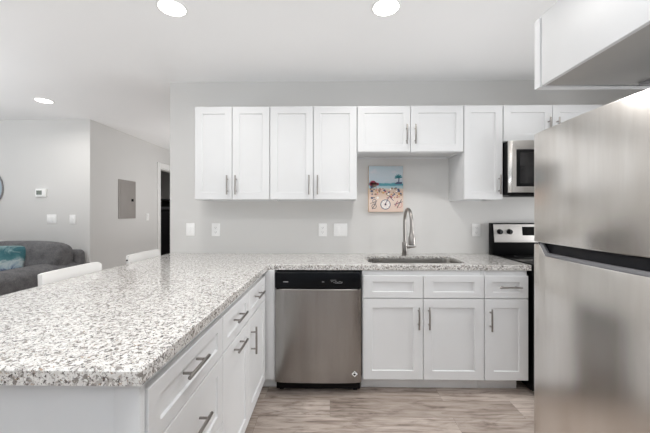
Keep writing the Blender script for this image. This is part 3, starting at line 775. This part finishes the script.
# bicycles: white wheel with dark rim in the centre, part wheels either side
disc(*P(.49, .16), .043, 'white', .0008); ringp(.49, .16, .045, 'navy'); disc(*P(.49, .16), .008, 'dark', .0018)
for k in range(8): stroke(.49, .16, .49+.13*math.cos(k*PI/4+.2), .16+.098*math.sin(k*PI/4+.2), 'pink', .002)
ringp(.16, .12, .022, 'dark', .004); ringp(.17, .23, .018, 'navy', .004)
stroke(.05, .18, .25, .24, 'brown'); stroke(.1, .06, .22, .2, 'dark'); stroke(.49, .18, .60, .34, 'navy'); stroke(.60, .34, .72, .24, 'navy'); stroke(.53, .36, .66, .34, 'brown')
ringp(.89, .15, .026, 'pink', .005); stroke(.74, .16, .98, .22, 'navy'); stroke(.82, .08, .95, .27, 'dark'); stroke(.84, .24, .76, .12, 'red')
pr = pic.build('picture', cv, (0, 0, 0))
# picture coordinates measured from the lower left corner of the canvas
dlt = Vector((x0, WY, z0))-t.location
for v in pr.data.vertices: v.co -= dlt
pr.location = dlt

# ------------------------------------------------------------------ bar stools tucked under the overhang
def stool(y, label):
    t = thing('bar_stool', (-1.31, y, 0), label, 'stool', 'white bar stools at the peninsula')
    x = -1.31
    # one moulded seat shell turning up into a low back
    bm = bmesh.new(); rows = []
    prof = [(.19, .640), (.185, .655), (.10, .652), (-.02, .648), (-.12, .652), (-.165, .672), (-.180, .72), (-.188, .80), (-.194, .90), (-.196, .968)]
    for (px, pz) in prof:
        row = []
        for i in range(21):
            s_ = i/10-1; hw_ = .205 if pz < .70 else .212
            corner = max(0, abs(s_)-.86)/.14
            drop = (.016 if s_ > 0 else .004)*corner**2 if pz > .94 else 0
            curl = .010*s_*s_ if pz > .7 else 0
            row.append(bm.verts.new((x+px+curl, y+s_*hw_, pz-drop+(.012*s_*s_ if pz < .7 else 0))))
        rows.append(row)
    for a, b_ in zip(rows, rows[1:]):
        for i in range(20): bm.faces.new((a[i], a[i+1], b_[i+1], b_[i]))
    bmesh.ops.recalc_face_normals(bm, faces=bm.faces)
    bmesh.ops.solidify(bm, geom=list(bm.faces), thickness=.022)
    mb = MB(); mb._merge(bm, M['stool']); mb.build('seat_shell', t)
    for sx in (-1, 1):
        for sy in (-1, 1):
            MB().tube([(x+sx*.12, y+sy*.13, .66), (x+sx*.175, y+sy*.185, 0)], [.015, .011], M['chrome'], 12).build('leg', t)
    MB().tube([(x+.158, y-.168, .22), (x+.158, y+.168, .22)], .008, M['chrome'], 10).build('footrest', t)
    return t
src = stool(1.80, 'white low-back bar stool in front of the sofa, larger in view')
c = copy_tree(src); c.location = (-1.31, 2.50, 0); c['label'] = 'white low-back bar stool next to the hallway doorway and kitchen wall'
for s_ in (-1, 1): MB().cyl((-1.495, 2.50+s_*.205, .932), (-1.486, 2.50+s_*.2165, .932), .006, M['dgrey'], n=12).build('bolt', c)

# ------------------------------------------------------------------ sofa
t = thing('sofa', (-4.3, 3.4, 0), 'charcoal woven fabric sofa against the living room wall', 'sofa')
MB().box(-5.5, -3.09, 3.80, 3.95, .10, .825, M['sofa'], .05, 5).build('back_frame', t)
MB().box(-5.45, -3.3, 2.95, 3.82, .08, .33, M['sofa'], .04, 4).build('seat_base', t)
def arm(x0, x1):
    pts = []
    for k in range(13):
        a = PI*k/12; pts.append(((x0+x1)/2-(x1-x0)/2*math.cos(a)*1.0, .61+.095*math.sin(a)))
    mb = MB().prism([(x1, .08), (x0, .08)]+pts, 'y', 2.86, 3.82, M['sofa'], .02); mb.build('arm', t)
arm(-3.42, -3.07); arm(-5.66, -5.34)
for cx in (-3.90, -4.86): MB().pad((cx, 3.36, .42), (.48, .42, .11), M['sofa'], .35, .35).build('seat_cushion', t)
tilt = Matrix.Rotation(math.radians(-8), 4, 'X')
MB().pad((-3.58, 3.67, .745), (.475, .16, .205), M['sofa'], .55, .42, xf=tilt).build('back_cushion', t)
MB().pad((-4.50, 3.68, .735), (.49, .15, .205), M['brown'], .55, .42, xf=tilt).build('back_cushion', t, label='taupe back cushion')
for x in (-5.5, -3.25):
    for y in (2.98, 3.86): MB().cyl((x, y, 0), (x, y, .1), .025, M['wood_dark']).build('foot', t)
mb = MB().pad((0, 0, 0), (.235, .235, .07), M['teal'], .95, .28, 48, 20)
xf = Matrix.Rotation(math.radians(10), 4, 'Z') @ Matrix.Rotation(math.radians(72), 4, 'X')
bmesh.ops.transform(mb.bm, matrix=Matrix.Translation((-3.675, 3.44, .685)) @ xf, verts=mb.bm.verts)
one('throw_pillow', mb, (-3.675, 3.44, .53), 'teal, white and navy patterned throw pillow leaning on the sofa', 'pillow')

# ------------------------------------------------------------------ dark cupboard seen through the hallway door
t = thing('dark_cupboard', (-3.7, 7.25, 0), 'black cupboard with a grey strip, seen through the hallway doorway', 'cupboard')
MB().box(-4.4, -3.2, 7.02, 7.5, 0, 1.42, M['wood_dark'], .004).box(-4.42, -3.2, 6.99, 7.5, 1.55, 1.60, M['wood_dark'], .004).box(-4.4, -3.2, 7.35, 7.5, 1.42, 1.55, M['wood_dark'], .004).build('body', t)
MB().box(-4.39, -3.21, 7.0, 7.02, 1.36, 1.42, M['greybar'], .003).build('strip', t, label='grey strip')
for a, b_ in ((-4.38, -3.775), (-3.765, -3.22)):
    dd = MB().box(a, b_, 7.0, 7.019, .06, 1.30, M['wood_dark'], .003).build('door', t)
